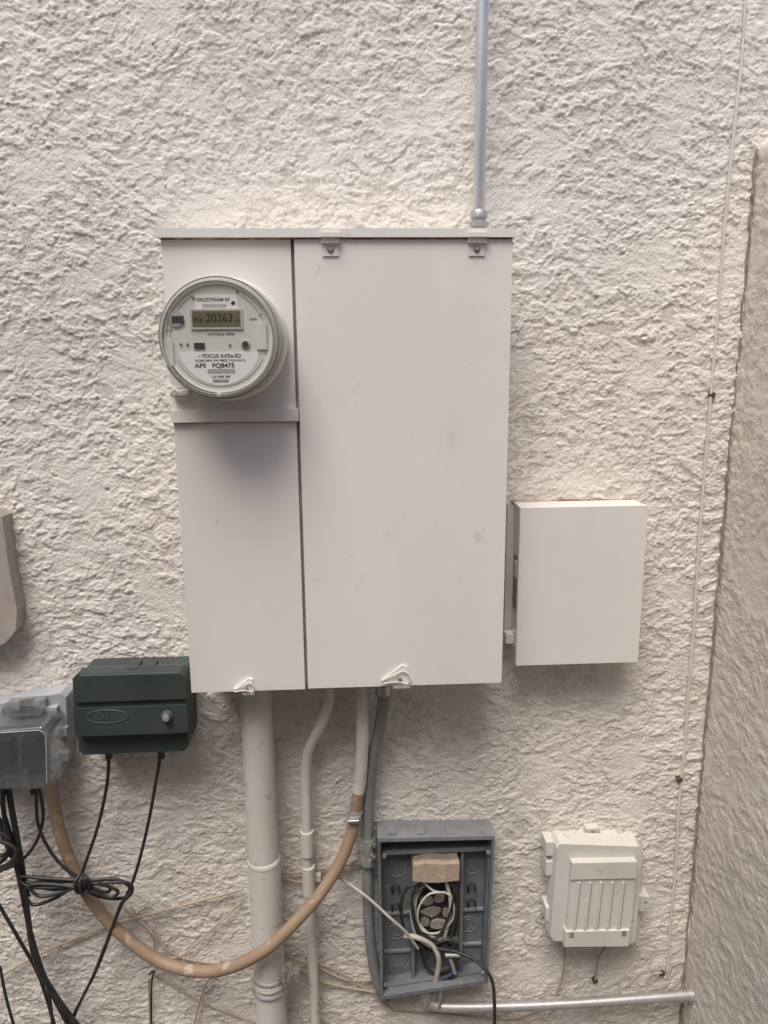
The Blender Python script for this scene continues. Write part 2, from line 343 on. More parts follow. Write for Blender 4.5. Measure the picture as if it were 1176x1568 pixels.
# ------------------------------------------------------------------ electric meter
mb=W(347,521,-.15); meter=parent("electric_meter",(mb.x,-.18,mb.z))
mx_,mz_=W(334,517,-.24).x,W(334,517,-.24).z
mc=(( mb.x+mx_)/2,0,(mb.z+mz_)/2)
c0=(mc[0],-.135,mc[2])
lathe("socket_ring",c0,[(.090,0),(.0925,-.004),(.0945,-.010),(.0945,-.022),(.091,-.027),(.086,-.028)],M_panel,meter,seg=96)
lathe("lock_ring",(c0[0],-.158,c0[2]),[(.0895,0),(.0915,-.003),(.0915,-.014),(.088,-.018)],M_mring,meter,seg=96)
def hollow(name,c,prof,m,par,seg=96):
    bm=bmesh.new(); rings=[]
    for r,h in prof:
        rings.append([bm.verts.new((c[0]+r*math.cos(2*math.pi*k/seg),h,c[2]+r*math.sin(2*math.pi*k/seg))) for k in range(seg)])
    n=len(rings)
    for i in range(n):
        a,b=rings[i],rings[(i+1)%n]
        for k in range(seg): bm.faces.new((a[k],a[(k+1)%seg],b[(k+1)%seg],b[k]))
    bmesh.ops.recalc_face_normals(bm,faces=bm.faces)
    me=bpy.data.meshes.new(name); bm.to_mesh(me); bm.free(); o=link(name,me,m,par,True)
    me.set_sharp_from_angle(angle=math.radians(40)); return o
hollow("inner_body",c0,[(.080,-.165),(.0785,-.226),(.072,-.228),(.072,-.165)],M_face,meter)
hollow("cover_side",c0,[(.0885,-.170),(.0885,-.176),(.0872,-.222),(.085,-.232),(.081,-.2365),(.0795,-.235),(.0835,-.222),(.085,-.172)],M_glassside,meter)
hollow("cover_bead",c0,[(.0882,-.2185),(.0890,-.2215),(.0882,-.2245),(.0868,-.2215)],M_mring,meter)
bm=bmesh.new(); bmesh.ops.create_circle(bm,cap_ends=True,segments=96,radius=.0805,matrix=Matrix.Translation((c0[0],-.2362,c0[2]))@Matrix.Rotation(math.radians(90),4,'X'))
me=bpy.data.meshes.new("cover_front"); bm.to_mesh(me); bm.free(); link("cover_front",me,M_glass,meter)
FY=-.2285
lathe("face_plate",(c0[0],FY+.002,c0[2]),[(.0785,0),(.0785,-.002)],M_face,meter)
hollow("face_rim",c0,[(.0785,FY),(.0785,FY-.002),(.0765,FY-.002),(.0765,FY)],M_label,meter)
y1=FY-.0006
pbox("upper_label",299,451,364,474,FY,y1,M_label,meter)
text("label_text","GRIDSTREAM RF",326,459,y1-.0002,.0066,M_ink,meter,.00008,1.0)
text("label_text_small","||||||||||||||||||||||",328,468,y1-.0002,.0060,M_ink,meter,0,1.0)
pbox("lcd_bezel",291,473,371,504,FY,FY-.0025,M_mring,meter,.0008)
pbox("lcd_glass",294,476,368,500,FY-.002,FY-.003,M_lcd,meter)
text("lcd_digits","20363",336,487,FY-.0033,.0165,M_lcdb,meter,.00015,.95)
text("lcd_small","RS6",303,490,FY-.0033,.0110,M_lcdb,meter,.0,.75)
text("lcd_small_right","-0",363,491,FY-.0033,.008,M_lcdb,meter,.0,.9)
lathe("optical_port",(W(270,489,FY).x,FY,W(270,489,FY).z),[(.0115,0),(.0115,-.002),(.008,-.0028)],mat("port",(.42,.42,.40),.4),meter,seg=32)
pbox("small_window",263,484,281,495,FY,FY-.0032,M_ink,meter,.001)
q=W(376,527,FY)
lathe("button_a",(q.x,FY,q.z),[(.0075,0),(.0075,-.0012),(.0045,-.0025)],M_mring,meter,seg=24)
lathe("button_core",(q.x,FY-.0024,q.z),[(.0045,0),(.0045,-.0012)],M_ink,meter,seg=24)
pbox("port_black",297,525,313,534,FY,FY-.002,M_ink,meter,.0008)
for px,py in ((287,527),(352,528),(363,447),(296,456),(277,527)):
    screw("pin",px,py,FY,.0020,M_grime,meter,.002)
text("face_text_left","CA 0.5",258,506,FY-.0004,.0042,M_ink,meter,0,1)
text("face_text_mid","WATTHOUR  METER",338,512,FY-.0004,.0042,M_ink,meter,0,1)
text("face_text_kwh","kWh",388,489,FY-.0004,.0050,M_ink,meter,0,1)
lathe("label_dot",(W(357,464,y1).x,y1,W(357,464,y1).z),[(.003,0),(.003,-.0003)],M_ink,meter,seg=20)
def arc(name,r,a0,a1,rad,m):
    pts=[(c0[0]+r*math.cos(math.radians(a0+(a1-a0)*i/24)),FY-.0005,c0[2]+r*math.sin(math.radians(a0+(a1-a0)*i/24))) for i in range(25)]
    tubew(name,pts,rad,m,meter,seg=6,raw=True)
arc("rim_line",.070,-20,60,.0006,M_mring); arc("rim_line_b",.070,120,190,.0006,M_mring); arc("rim_line_c",.069,205,335,.0005,M_mring)
lp=[]; zt=W(336,539,y1).z
for i in range(33):
    a=math.radians(180+25+(130)*i/32); lp.append((c0[0]+.0675*math.cos(a)*.93,c0[2]+.0675*math.sin(a)))
wx=W(398,545,y1).x; wl=W(275,545,y1).x
lp=[(min(max(x,wl),wx),min(z,zt)) for x,z in lp]
lp=[(wl,zt)]+[p for p in lp if p[1]<zt-.002]+[(wx,zt)]
poly("lower_label",lp,FY,y1,M_label,meter)
text("label_model","~ FOCUS AXRe-SD",336,545,y1-.0002,.0076,M_ink,meter,.0001,1.0)
text("label_spec","CL200 240V 3W FM2S TA30 Kh7.2",337,552,y1-.0002,.0044,M_ink,meter,.00005,1.15)
text("label_serial","APS   FQ8475",329,560,y1-.0002,.0088,M_ink,meter,.00018,1.15)
text("label_barcode","||||||||||||||||||||||||||||",339,568,y1-.0002,.007,M_ink,meter,.0001,.8)
text("label_number","123 598 295",338,577,y1-.0002,.0052,M_ink,meter,.00008,1.1)
text("label_line","||||||||||||||||||||||",338,583,y1-.0002,.005,M_ink,meter,.0001,.8)
for sx,px,py in ((0,398,505),(1,255,530)):
    pbox("side_tab",px-6,py-10,px+10,py+30,FY,FY-.003,M_face,meter,.001)
for px,py in ((398,480),(392,452),(412,560),(262,520)): screw("pin",px,py,FY,.002,M_mring,meter,.002)
lathe("bottom_stud",(W(337,600,FY).x,FY-.009,W(337,604,FY).z),[(.004,.004),(.004,-.001),(.002,-.002)],M_mring,meter,seg=16)
p=W(283,603,-.155)
box("seal_tab",p.x-.022,p.x+.004,p.z-.003,p.z+.004,-.12,-.150,M_panel,meter,.001)
tube("seal_wire",[(262,590,-.15),(275,600,-.16),(292,604,-.165),(297,597,-.165),(285,592,-.16),(268,598,-.155),(262,606,-.15),(280,611,-.155),(297,607,-.16)],.0008,M_steel,meter,seg=6)
# ------------------------------------------------------------------ vertical conduit on top
cy_=-.055
cb=W(733,345,cy_)
con=parent("metal_conduit",(cb.x,cy_,2.1))
tubew("pipe",[(cb.x,cy_,ZT_+.04),(cb.x,cy_,2.75)],.0100,M_galv,con,seg=28)
lathe("hub",(cb.x,cy_,ZT_+.010),[(.0165,0),(.0165,.010),(.0135,.012),(.0135,.020),(.0155,.021),(.0155,.028),(.012,.030),(.012,.034),(.0145,.035),(.0145,.044),(.0125,.047),(.0100,.048)],M_zinc,con,'Z',seg=36)
lathe("compression_nut",(cb.x,cy_,ZT_+.031),[(.0165,0),(.0165,.008)],M_galvd,con,'Z',seg=6,smooth=False)
# ------------------------------------------------------------------ small box on the right
JY=-.070
jb=parent("junction_box",(W(890,895,JY).x,-.04,W(890,895,JY).z))
a=W(797,776,JY);b=W(993,776,JY);c=W(790,1017,JY);d=W(976,1016,JY)
x0=(a.x+c.x)/2;x1=(b.x+d.x)/2;z1=(a.z+b.z)/2;z0=(c.z+d.z)/2
box("body",x0+.003,x1-.004,z0+.004,z1-.003,.01,-.058,M_cap,jb,.0015)
box("cover",x0,x1,z0,z1,-.0585,JY,M_box,jb,.003,3)
box("top_flange",x0-.004,x1-.006,z1-.0035,z1+.0005,.0,-.012,M_rustline,jb)
box("top_cap",x0+.001,x1-.002,z1-.0032,z1-.0005,-.012,-.060,M_box,jb)
box("back_flange",x0-.010,x0+.004,z0+.02,z1-.003,.0,-.010,M_cap,jb,.001)
box("side_slot",x0+.002,x0+.004,z0+.10,z0+.205,-.02,-.050,M_grime,jb)
for dz in (.030,.165): box("hinge_tab",x0+.000,x0+.0035,z0+dz,z0+dz+.03,-.035,-.0583,M_box,jb,.001)
box("lower_tab",x0-.014,x0+.004,z0+.034,z0+.052,-.02,-.045,M_box,jb,.004)
# ------------------------------------------------------------------ conduits below the panel
pc=parent("pvc_conduit",W(400,1300,-.05)); 
xa=W(392,1075,-.055).x; 
tubew("pipe_upper",[(xa,-.055,ZB+.03),(xa,-.055,W(400,1330,-.055).z)],.0300,M_pvc,pc,seg=40)
zz_=W(400,1320,-.055).z
tubew("pipe_lower",[(xa+.001,-.055,zz_+.01),(xa+.001,-.055,-.02)],.0318,M_pvc,pc,seg=40)
lathe("coupling_lip",(xa+.001,-.055,zz_),[(.0318,0),(.0324,.002),(.0324,.008),(.030,.012)],M_pvc,pc,'Z',seg=40)
zl=W(405,1490,-.055).z
lathe("pipe_base_sleeve",(xa+.001,-.055,zl-.02),[(.0318,0),(.0345,.002),(.0345,.018),(.032,.022)],M_pvc,pc,'Z',seg=40)
bc=parent("pvc_conduit",W(470,1300,-.03))
tube("pipe",[(504,1040,-.06),(503,1075,-.06),(492,1108,-.055),(474,1145,-.042),(468,1180,-.036),(469,1240,-.034),(470,1330,-.032),(474,1390,-.032),(479,1470,-.032),(484,1600,-.032)],.0102,M_pvc,bc,seg=20)
tube("coupling",[(469.5,1272,-.034),(470.3,1308,-.033)],.0135,M_pvc,bc,seg=20)
tube("coupling_b",[(472,1326,-.033),(473,1368,-.032)],.0132,M_pvc,bc,seg=20)
for py,px in ((1150,473),(1346,476)):
    pbox("strap",px-13,py-5,px+15,py+5,-.0,-.026,M_pvc,bc,.001)
hs=parent("flexible_conduit",W(300,1480,-.04))
hp=[(553,1040,-.06),(554,1080,-.06),(555,1130,-.055),(552,1190,-.045),(543,1250,-.04),(528,1305,-.05),(495,1362,-.075),(452,1412,-.098),(405,1455,-.11),(350,1482,-.098),(300,1487,-.075),(245,1472,-.055),(195,1438,-.045),(150,1392,-.04),(115,1335,-.04),(92,1275,-.045),(80,1215,-.05),(78,1195,-.05)]
tube("hose",hp,.0118,M_tan,hs,seg=20,sub=14)
tube("upper_sleeve",[(553,1040,-.06),(554,1080,-.06),(555,1130,-.055),(552,1190,-.045),(549,1212,-.0425)],.0124,M_pvc,hs,seg=20)
tube("clamp_ring",[(545,1240,-.0405),(543,1251,-.04)],.0145,M_galvd,hs,seg=20)
pbox("clamp_ear",535,1252,552,1262,-.0,-.055,M_galvd,hs,.002)
tube("clamp_screw",[(533,1258,-.056),(550,1257,-.06)],.0035,M_steel,hs,seg=10)
gf=parent("flexible_conduit",W(570,1300,-.04))
tube("hose",[(587,1040,-.06),(587,1075,-.06),(581,1115,-.052),(571,1160,-.04),(565,1220,-.032),(563,1290,-.03),(564,1380,-.028),(567,1440,-.028),(576,1495,-.026),(590,1530,-.02)],.0113,M_gflex,gf,seg=18)
tube("top_nut",[(587,1048,-.06),(587,1062,-.06)],.0150,M_zinc,gf,seg=8)
tube("coupling",[(563,1284,-.032),(563.5,1322,-.032)],.0150,M_zinc,gf,seg=24)
tube("coupling_ring",[(563,1288,-.032),(563.2,1296,-.032)],.0168,M_galvd,gf,seg=6)
tube("coupling_ring_b",[(563.3,1310,-.032),(563.6,1318,-.032)],.0168,M_galvd,gf,seg=6)
screw("coupling_screw",573,1294,-.046,.005,M_steel,gf,.005)
screw("coupling_screw_b",573,1312,-.046,.005,M_steel,gf,.005)
# ------------------------------------------------------------------ open grey enclosure
OY=-.058
ob=parent("open_cable_box",W(665,1400,-.03))
oc=[W(578,1284,OY),W(758,1280,OY),W(747,1506,OY),W(583,1531,OY)]
oc=[(p.x,p.z) for p in oc]; cxo=sum(p[0] for p in oc)/4; czo=sum(p[1] for p in oc)/4
def inset(k): return [(cxo+(p[0]-cxo)*k,czo+(p[1]-czo)*k) for p in oc]
inn=inset(.955)
poly("back_plate",inset(.97),-.002,-.012,M_grey,ob)
for i,nm in enumerate(("top_wall","right_wall","bottom_wall","left_wall")):
    j=(i+1)%4
    poly(nm,[oc[i],oc[j],inn[j],inn[i]],.0,OY,M_grey if nm!="top_wall" else M_greyl,ob,.0008)  # lighter grey puts the lit upper side of the top wall into colour
pin=inset(.93)
for i in range(4):
    j=(i+1)%4
    poly("inner_ledge",[inn[i],inn[j],pin[j],pin[i]],-.011,-.040,M_grey,ob,.0008)
def ipx(x0,y0,x1,y1,yf,m,nm,bev=.0008,yb=-.011): return pbox(nm,x0,y0,x1,y1,yb,yf,m,ob,bev)
for px in (600,645,690,735): ipx(px-6,1276,px+6,1284,-.050,M_greyl,"top_notch",yb=-.02)
ipx(587,1300,748,1306,-.036,M_greyl,"top_rib")
ipx(630,1304,635,1500,-.030,M_grey,"column_rib"); ipx(704,1304,709,1496,-.030,M_grey,"column_rib")
ipx(633,1440,706,1446,-.022,M_grey,"cross_rib")
ipx(588,1398,630,1401,-.018,M_greyl,"shelf_rib"); ipx(709,1392,746,1395,-.018,M_greyl,"shelf_rib")
ipx(588,1456,630,1459,-.018,M_greyl,"shelf_rib"); ipx(709,1445,744,1448,-.018,M_greyl,"shelf_rib")
for px,py,rr in ((608,1330,.018),(724,1326,.018),(717,1415,.018),(722,1474,.014),(608,1426,.018)):
    p=W(px,py,-.0125)
    for q in (1.0,.62):
        pts=[(p.x+rr*q*math.cos(2*math.pi*i/32),-.0125,p.z+rr*q*math.sin(2*math.pi*i/32)) for i in range(33)]
        tubew("knockout_ring",pts,.0010,M_greyl if q==1 else M_grey,ob,seg=6,raw=True)
for px,py in ((606,1362),(606,1390),(722,1360),(722,1384)):
    tube("hook",[(px-5,py+6,-.013),(px-5,py-4,-.022),(px+4,py-6,-.024),(px+6,py+4,-.022)],.0022,M_dark,ob,seg=8)
for k in range(6): ipx(598+k*3.4,1478,599.5+k*3.4,1504,-.016,M_greyl,"vent_rib",0)
for px,py in ((588,1310),(748,1305),(740,1490),(590,1508)):
    screw("corner_boss",px,py,-.044,.005,M_greyl,ob,.004)
p=W(668,1405,-.0135)
pts=[(p.x+.044*math.copysign(abs(math.cos(t))**.7,math.cos(t)),p.z+.085*math.copysign(abs(math.sin(t))**.7,math.sin(t))) for t in [2*math.pi*i/40 for i in range(40)]]
poly("wall_opening",pts,-.011,-.0135,M_dark,ob)
ppoly("mud_block",[(634,1314),(652,1306),(678,1309),(700,1307),(703,1330),(702,1342),(668,1340),(634,1344)],-.012,-.036,M_nest,ob,.004)
ppoly("mud_block_ledge",[(633,1326),(650,1322),(680,1324),(704,1322),(703,1348),(670,1352),(632,1350)],-.012,-.050,M_card,ob,.003)
rs=random.Random(9)
for px,py,rx,rz in ((654,1381,.017,.013),(673,1377,.013,.010),(662,1398,.023,.013),(684,1400,.011,.013),(650,1414,.012,.010),(670,1417,.020,.012)):
    p=W(px,py,-.02); n=8
    pts=[(p.x+rx*rs.uniform(.7,1.15)*math.cos(2*math.pi*k/n),p.z+rz*rs.uniform(.7,1.15)*math.sin(2*math.pi*k/n)) for k in range(n)]
    poly("mortar_piece",pts,-.013,-.016-rs.uniform(0,.006),M_nest,ob,.002,2)
ow=[("cream_lead",[(515,1340,-.04),(560,1372,-.055),(600,1408,-.064),(622,1428,-.06),(640,1452,-.05)],.0030,M_cream),
("cream_lead",[(618,1432,-.055),(640,1436,-.055),(662,1448,-.05),(672,1470,-.05),(668,1500,-.04),(662,1535,-.03)],.0052,M_cream),
("black_lead",[(640,1352,-.05),(622,1362,-.05),(614,1390,-.05),(622,1430,-.045),(648,1450,-.04)],.0035,M_black),
("black_lead",[(690,1350,-.04),(700,1370,-.045),(698,1400,-.045),(688,1440,-.045),(660,1462,-.045)],.0035,M_black),
("black_lead",[(652,1356,-.04),(632,1372,-.045),(634,1410,-.045),(650,1436,-.045),(680,1446,-.045)],.003,M_black),
("cream_lead",[(682,1345,-.035),(690,1380,-.04),(687,1410,-.04),(678,1444,-.04)],.0040,M_cream),
("cream_lead",[(650,1352,-.03),(637,1378,-.034),(638,1408,-.036),(656,1430,-.04),(676,1440,-.045)],.0032,M_cream),
("cream_lead",[(648,1350,-.04),(664,1364,-.042),(690,1372,-.044),(694,1405,-.044),(672,1428,-.044),(646,1424,-.044),(640,1395,-.044),(656,1370,-.044),(682,1366,-.044)],.0022,M_cream),
("black_lead",[(696,1352,-.04),(690,1395,-.048),(668,1436,-.05),(640,1424,-.05),(632,1385,-.048)],.0026,M_black),
("grey_lead",[(640,1360,-.035),(630,1390,-.04),(636,1430,-.04),(660,1450,-.045),(690,1455,-.045)],.003,M_cream),
("black_lead",[(650,1440,-.04),(670,1452,-.05),(700,1458,-.055),(730,1472,-.07),(752,1498,-.09),(757,1535,-.10),(757,1600,-.10)],.0036,M_black),
("black_lead",[(650,1500,-.03),(664,1512,-.04),(690,1498,-.04),(700,1470,-.05),(684,1450,-.05)],.004,M_black),
("black_lead",[(652,1470,-.035),(660,1450,-.045),(690,1440,-.05),(700,1470,-.05),(690,1500,-.04),(664,1502,-.035)],.0035,M_black),
("blue_lead",[(676,1500,-.04),(690,1492,-.045),(698,1478,-.045)],.003,mat("blue_wire",(.05,.07,.13),.5)),
("black_lead",[(640,1440,-.03),(652,1480,-.03),(672,1490,-.035),(694,1480,-.04),(690,1462,-.04)],.003,M_black)]
for nm,pts,rr,m in ow: tube(nm,pts,rr,m,ob,seg=10)
M_con=mat("crimp_connector",(.38,.38,.38),.5,.3)
tube("cable_connector",[(682,1462,-.05),(704,1462,-.055)],.0050,M_con,ob,seg=8)
tube("cable_connector",[(690,1468,-.048),(697,1490,-.045)],.0045,M_con,ob,seg=8)
# ------------------------------------------------------------------ horizontal conduit
hc=parent("metal_conduit",W(860,1532,-.03))
tube("pipe",[(655,1500,-.03),(652,1520,-.032),(660,1537,-.036),(690,1542,-.038),(780,1541,-.038),(900,1535,-.038),(1050,1524,-.038)],.0105,M_galvd,hc,seg=20,sub=8)
tube("end_connector",[(1030,1525.5,-.038),(1058,1523.5,-.038)],.0125,M_zinc,hc,seg=24)
tube("end_locknut",[(1052,1524,-.038),(1060,1523.3,-.038)],.0150,M_galvd,hc,seg=8)
tube("elbow_connector",[(652,1508,-.03),(653,1530,-.033)],.0145,M_zinc,hc,seg=16)
for px in (652,672): tube("elbow_bolt",[(px,1545,-.045),(px+4,1512,-.05)],.004,M_zinc,hc,seg=8)
# ------------------------------------------------------------------ telephone interface box
tb=parent("telephone_interface_box",W(912,1368,-.04))
ppoly("back_box",[(853,1284),(978,1290),(986,1300),(978,1440),(968,1446),(845,1440),(840,1430),(846,1292)],.0,-.030,M_nid,tb,.003,3)
ppoly("lid",[(851,1297),(856,1290),(980,1294),(986,1301),(975,1442),(969,1447),(846,1443),(841,1436)],-.028,-.062,M_nid,tb,.006,4,top=.97)
ppoly("lid_panel",[(876,1324),(976,1322),(963,1448),(865,1449)],-.058,-.074,M_nid,tb,.0025,3)
ppoly("lid_panel_head",[(876,1322),(976,1320),(974,1345),(874,1347)],-.058,-.0775,M_nid,tb,.0025,3)
for k in range(5):
    x=884+k*17
    ppoly("rib",[(x+1,1352),(x+4.5,1352),(x-3.5,1424),(x-7,1424)],-.070,-.0775,M_nid,tb,.0008)
    ppoly("rib_groove",[(x+5,1352),(x+6.5,1352),(x-1.5,1424),(x-3,1424)],-.070,-.0745,M_nidg,tb)
ppoly("lid_foot",[(866,1427),(964,1425),(962,1449),(864,1450)],-.058,-.079,M_nid,tb,.002,3)
pbox("foot_notch",872,1428,879,1436,-.07,-.0795,M_grime,tb); pbox("foot_notch",952,1426,959,1434,-.07,-.0795,M_grime,tb)
ppoly("hanger_tab",[(880,1295),(876,1283),(897,1280),(898,1270),(917,1268),(922,1280),(948,1281),(966,1296)],-.002,-.022,M_nid,tb,.002)
screw("hanger_hole",908,1274,-.023,.004,M_grime,tb,.001)
ppoly("side_latch",[(978,1372),(995,1374),(995,1386),(984,1396),(976,1394)],-.005,-.040,M_nid,tb,.002)
screw("latch_hole",989,1381,-.0405,.003,M_grime,tb,.001)
for py in (1330,1400,1300): pbox("hinge",836,py-10,850,py+10,-.01,-.045,M_nid,tb,.003)
# ------------------------------------------------------------------ green irrigation timer box
gb=parent("irrigation_timer",W(200,1085,-.05))
ppoly("housing",[(114,1044),(120,1038),(280,1034),(284,1040),(288,1143),(283,1150),(128,1156),(121,1150)],.0,-.088,M_green,gb,.004,3)
ppoly("lid",[(111,1040),(118,1032),(276,1028),(283,1034),(287,1118),(283,1124),(121,1130),(115,1124)],-.075,-.104,M_green,gb,.005,4)
ppoly("lid_upper_bulge",[(114,1044),(120,1036),(278,1032),(284,1040),(285,1070),(115,1076)],-.100,-.110,M_green,gb,.004,4)
ppoly("lid_lower_bulge",[(117,1086),(286,1080),(288,1116),(284,1122),(122,1128),(118,1122)],-.100,-.110,M_green,gb,.004,4)
pbox("hinge_line",122,1032,276,1036,-.070,-.108,M_greenl,gb,.001)
for px in (200,225): pbox("hinge_knuckle",px-9,1024,px+9,1031,-.05,-.09,M_green,gb,.003)
q=W(256,1096,-.11)
lathe("lock_knob",(q.x,-.109,q.z),[(.0105,0),(.0105,-.003),(.008,-.004),(.008,-.009),(.006,-.011)],M_greenl,gb,seg=28)
lathe("lock_core",(q.x,-.1195,q.z),[(.0058,0),(.0058,-.002),(.0045,-.0025)],mat("lock_brass",(.50,.48,.42),.35,.5),gb,seg=20)
M_emb=mat("embossed_green",(.062,.08,.082),.5)
text("embossed_logo","Orbit",168,1097,-.1103,.022,M_emb,gb,0,1.2)
pts=[(W(164,1097,-.11).x+.037*math.cos(2*math.pi*i/40),-.1103,W(164,1097,-.11).z+.0125*math.sin(2*math.pi*i/40)) for i in range(41)]
tubew("embossed_oval",pts,.0008,M_emb,gb,seg=6,raw=True)
for px in (167,247): tube("cable_gland",[(px,1146,-.06),(px,1160,-.06)],.007,M_green,gb,seg=14)
# ------------------------------------------------------------------ clear weatherproof outlet cover
cb_=parent("outlet_cover",W(40,1140,-.05))
ppoly("base_frame",[(-40,1085),(92,1062),(101,1068),(104,1160),(100,1172),(88,1200),(-40,1206)],.0,-.045,M_cordgrey,cb_,.003,3)
pbox("outlet_plate",-20,1112,64,1196,-.044,-.048,mat("outlet_plate_grey",(.17,.165,.16),.5),cb_,.002)
for px,py in ((2,1158),(46,1158)):
    pbox("plug_body",px-13,py-22,px+13,py+18,-.047,-.075,M_black,cb_,.004)
    tube("plug_cord",[(px,py+10,-.066),(px+1,py+30,-.068),(px+4,1216,-.066)],.0042,M_black,cb_,seg=10)
def shell(name,pp,yb,yf,m,par):
    o=[(W(x,y,yf).x,W(x,y,yf).z) for x,y in pp]; n=len(o); cx=sum(p[0] for p in o)/n; cz=sum(p[1] for p in o)/n
    bm=bmesh.new()
    A=[bm.verts.new((p[0],yb,p[1])) for p in o]; B=[bm.verts.new((cx+(p[0]-cx)*.97,yf,cz+(p[1]-cz)*.97)) for p in o]
    for q in range(n): bm.faces.new((A[q],A[(q+1)%n],B[(q+1)%n],B[q]))
    bm.faces.new(B)
    es=[e for e in bm.edges if len(e.link_faces)==2]
    bmesh.ops.bevel(bm,geom=es,offset=.004,segments=3,profile=.5,affect='EDGES')
    bmesh.ops.recalc_face_normals(bm,faces=bm.faces)
    me=bpy.data.meshes.new(name); bm.to_mesh(me); bm.free(); return link(name,me,m,par,False)
shell("clear_hood",[(-60,1122),(64,1112),(76,1122),(78,1202),(68,1210),(-60,1212)],-.046,-.118,M_clear,cb_)
ppoly("hood_upper_step",[(2,1084),(58,1080),(62,1096),(4,1098)],-.045,-.085,M_clear,cb_,.003)
for px,py in ((78,1090),(93,1122),(95,1160),(20,1082),(60,1078)): pbox("hinge_knuckle",px-9,py-6,px+9,py+6,-.044,-.058,M_cordgrey,cb_,.003)
tube("lid_bead",[(-60,1126,-.119),(60,1118,-.119),(70,1124,-.119),(72,1198,-.119)],.0010,M_cordgrey,cb_,raw=True,seg=8)
# ------------------------------------------------------------------ black low-voltage cables
bl=parent("black_cable_bundle",W(100,1380,-.05))
B=[
([(167,1150,-.06),(164,1200,-.055),(150,1265,-.05),(128,1330,-.06),(122,1352,-.065)],.0032),
([(247,1150,-.06),(240,1190,-.055),(225,1270,-.05),(205,1345,-.055),(180,1400,-.05),(150,1480,-.05),(118,1545,-.05),(100,1600,-.05)],.0032),
([(12,1205,-.06),(20,1250,-.06),(34,1330,-.06),(42,1400,-.06),(55,1470,-.06),(85,1525,-.06),(140,1600,-.06)],.0058),
([(3,1205,-.07),(8,1260,-.07),(28,1340,-.07),(45,1420,-.065),(70,1500,-.06),(110,1580,-.06)],.0045),
([(60,1205,-.06),(66,1250,-.06),(55,1290,-.06),(30,1320,-.06),(-5,1335,-.06)],.0032),
([(55,1205,-.065),(58,1260,-.065),(75,1300,-.065),(100,1330,-.07),(125,1345,-.07)],.0032),
([(-10,1240,-.06),(10,1280,-.06),(16,1300,-.06),(0,1320,-.06),(-20,1325,-.06)],.005),
([(-10,1270,-.08),(14,1285,-.08),(10,1306,-.08),(-10,1312,-.08)],.004),
([(-10,1285,-.09),(20,1296,-.09),(24,1312,-.09),(6,1326,-.085),(-12,1330,-.08)],.0038),
([(0,1225,-.05),(25,1300,-.055),(30,1310,-.055),(0,1335,-.055)],.003),
([(-10,1250,-.05),(22,1322,-.055),(36,1348,-.06),(44,1372,-.06)],.0034),
([(120,1352,-.07),(85,1375,-.07),(50,1385,-.07),(38,1362,-.07),(60,1350,-.07),(120,1350,-.075),(175,1346,-.07),(200,1360,-.07),(190,1375,-.07),(150,1372,-.07),(118,1352,-.075)],.0033),
([(118,1348,-.078),(70,1345,-.075),(30,1343,-.07),(48,1358,-.075),(110,1358,-.08),(160,1352,-.08),(196,1352,-.075),(202,1366,-.075),(185,1384,-.07)],.0032),
([(126,1356,-.085),(90,1368,-.08),(60,1372,-.08),(46,1356,-.078),(80,1354,-.08),(130,1362,-.085),(168,1374,-.08),(180,1364,-.08),(150,1352,-.085)],.0032),
([(122,1340,-.08),(115,1352,-.09),(118,1366,-.09),(128,1364,-.085),(130,1348,-.09),(122,1340,-.08)],.0032),
([(128,1338,-.08),(122,1352,-.094),(126,1368,-.09),(136,1362,-.085),(134,1346,-.09),(126,1338,-.08)],.0032),
([(40,1350,-.07),(80,1362,-.075),(125,1356,-.08),(160,1366,-.078),(170,1362,-.07)],.0032),
([(185,1384,-.06),(168,1430,-.052),(140,1500,-.05),(112,1556,-.05),(96,1600,-.05)],.003),
([(0,1480,-.04),(10,1530,-.04),(30,1600,-.04)],.003),
([(70,1500,-.06),(78,1540,-.06),(82,1600,-.06)],.003),
([(-5,1380,-.05),(30,1440,-.055),(62,1500,-.055),(92,1600,-.05)],.0035),
([(228,1492,-.03),(236,1488,-.03),(232,1510,-.025),(232,1600,-.025)],.002),
]
for pts,rr in B: tube("cable",pts,rr,M_black,bl,seg=10)
# ------------------------------------------------------------------ thin tan wires
tw=parent("tan_wire_bundle",W(350,1450,-.01))
T=[
([(-10,1500,-.012),(60,1462,-.012),(160,1420,-.012),(260,1392,-.014),(372,1362,-.014)],.0024),
([(190,1390,-.012),(225,1420,-.013),(265,1460,-.012),(330,1475,-.012),(430,1472,-.014),(500,1505,-.014),(580,1520,-.012)],.0026),
([(430,1338,-.014),(470,1334,-.014),(520,1325,-.012),(556,1322,-.012)],.0028),
([(430,1345,-.014),(480,1350,-.012),(545,1318,-.012)],.0024),
([(432,1462,-.014),(480,1478,-.012),(530,1500,-.012),(580,1500,-.01)],.0026),
([(430,1480,-.012),(500,1480,-.012),(560,1515,-.012),(600,1545,-.012)],.0022),
([(232,1490,-.012),(300,1530,-.012),(380,1562,-.012),(430,1580,-.012)],.0022),
([(228,1500,-.01),(230,1600,-.01)],.0022),
([(340,1470,-.012),(310,1520,-.012),(290,1600,-.012)],.0020),
([(865,1445,-.012),(862,1490,-.012),(850,1525,-.012)],.0022),
([(930,1445,-.01),(916,1470,-.012),(912,1500,-.012)],.0022),
([(990,1500,-.012),(1000,1492,-.012),(1013,1489,-.014)],.0022),
([(200,1388,-.012),(235,1440,-.012),(232,1480,-.012)],.0018),
([(255,1470,-.012),(290,1455,-.012),(372,1380,-.012)],.0020),
([(600,1545,-.012),(680,1552,-.012),(780,1560,-.012),(830,1548,-.012)],.0018),
]
for pts,rr in T: tube("wire",pts,rr,M_wire,tw,seg=8)
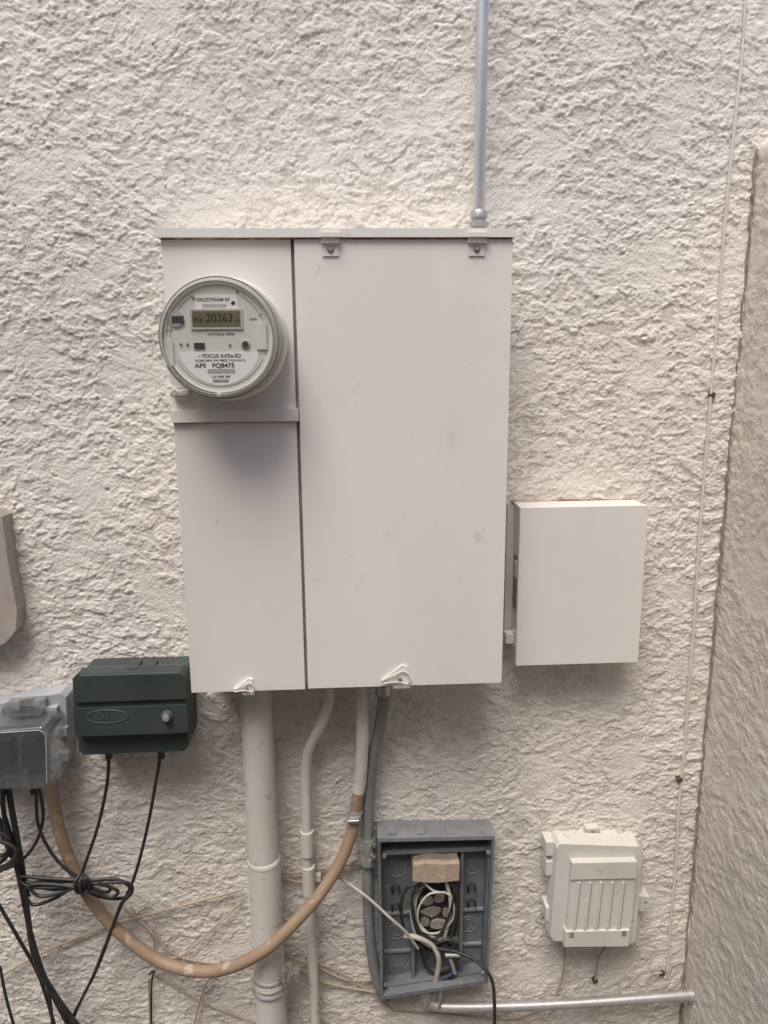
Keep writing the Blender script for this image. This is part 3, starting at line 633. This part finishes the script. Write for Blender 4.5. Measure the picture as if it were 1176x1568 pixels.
gc=parent("ground_clamp",W(440,1498,-.06))
for k in range(3):
    z=W(410,1492+k*10,-.055).z
    lathe("band",(xa+.001,-.055,z),[(.0352,0),(.0358,.001),(.0358,.004),(.0352,.005)],M_galvd if k!=1 else M_cream,gc,'Z',seg=40)
pbox("clamp_lug",430,1488,446,1504,-.06,-.085,M_galvd,gc,.002)
pbox("clamp_lug",446,1492,458,1500,-.06,-.080,M_zinc,gc,.002)
tube("lug_screw",[(436,1512,-.08),(440,1480,-.085)],.0035,M_steel,gc,seg=8)
rs=random.Random(8)
for k in range(7):
    x,y=rs.uniform(428,445),rs.uniform(1488,1512)
    tube("loose_wire",[(x,y,-.08),(x+rs.uniform(-10,14),y-rs.uniform(5,16),-.095),(x+rs.uniform(0,24),y+rs.uniform(-12,14),-.085)],.0009,M_galv,gc,seg=6)
# ------------------------------------------------------------------ painted cable at right
tube("painted_wall_cable",[(1145,-120,-.006),(1138,60,-.006),(1125,190,-.008),(1111,330,-.007),(1100,470,-.006),(1088,610,-.008),(1079,720,-.006),(1069,850,-.007),(1063,950,-.006),(1055,1050,-.008),(1049,1130,-.006),(1040,1230,-.007),(1034,1330,-.006),(1026,1420,-.007),(1022,1490,-.006)],.0026,mat("painted_cable",(.72,.68,.63),.6,c2=(.60,.56,.51),scale=30),seg=8)
for px,py in ((1090,605),(1040,1193),(911,1501),(1014,1490)):
    s=lathe("wall_screw",(0,0,0),[(.0060,.008),(.0060,-.003),(.0038,-.005)],mat("dark_screw",(.07,.055,.045),.6),None,seg=16); s.location=W(px,py,-.006)
# ------------------------------------------------------------------ brown cover at the left edge
wc=parent("wall_light_cover",W(-60,890,-.03))
ppoly("shell",[(-160,770),(-8,783),(3,792),(12,860),(26,935),(24,965),(8,985),(-30,1000),(-160,1010)],.0,-.040,M_coat,wc,.012,5)
# ------------------------------------------------------------------ light
el=math.radians(64); az=math.radians(-24)
w=bpy.data.worlds.new("World"); sc.world=w; w.use_nodes=True; nt=w.node_tree
bg=nt.nodes['Background']; sky=nn(nt,'ShaderNodeTexSky'); sky.sky_type='NISHITA'; sky.sun_disc=False
sky.sun_elevation=el; sky.sun_rotation=math.radians(180)-az; sky.air_density=1.0; sky.dust_density=3.5; sky.ozone_density=.6
nt.links.new(sky.outputs[0],bg.inputs[0]); bg.inputs[1].default_value=.15
sd=bpy.data.lights.new("sun",'SUN'); sd.energy=2.9; sd.angle=math.radians(30); sd.color=(1,.94,.87)
so=bpy.data.objects.new("sun",sd); sc.collection.objects.link(so)
dirv=Vector((math.sin(az)*math.cos(el),-math.cos(az)*math.cos(el),math.sin(el)))
so.rotation_euler=dirv.to_track_quat('Z','Y').to_euler(); so.location=(0,-2,5)
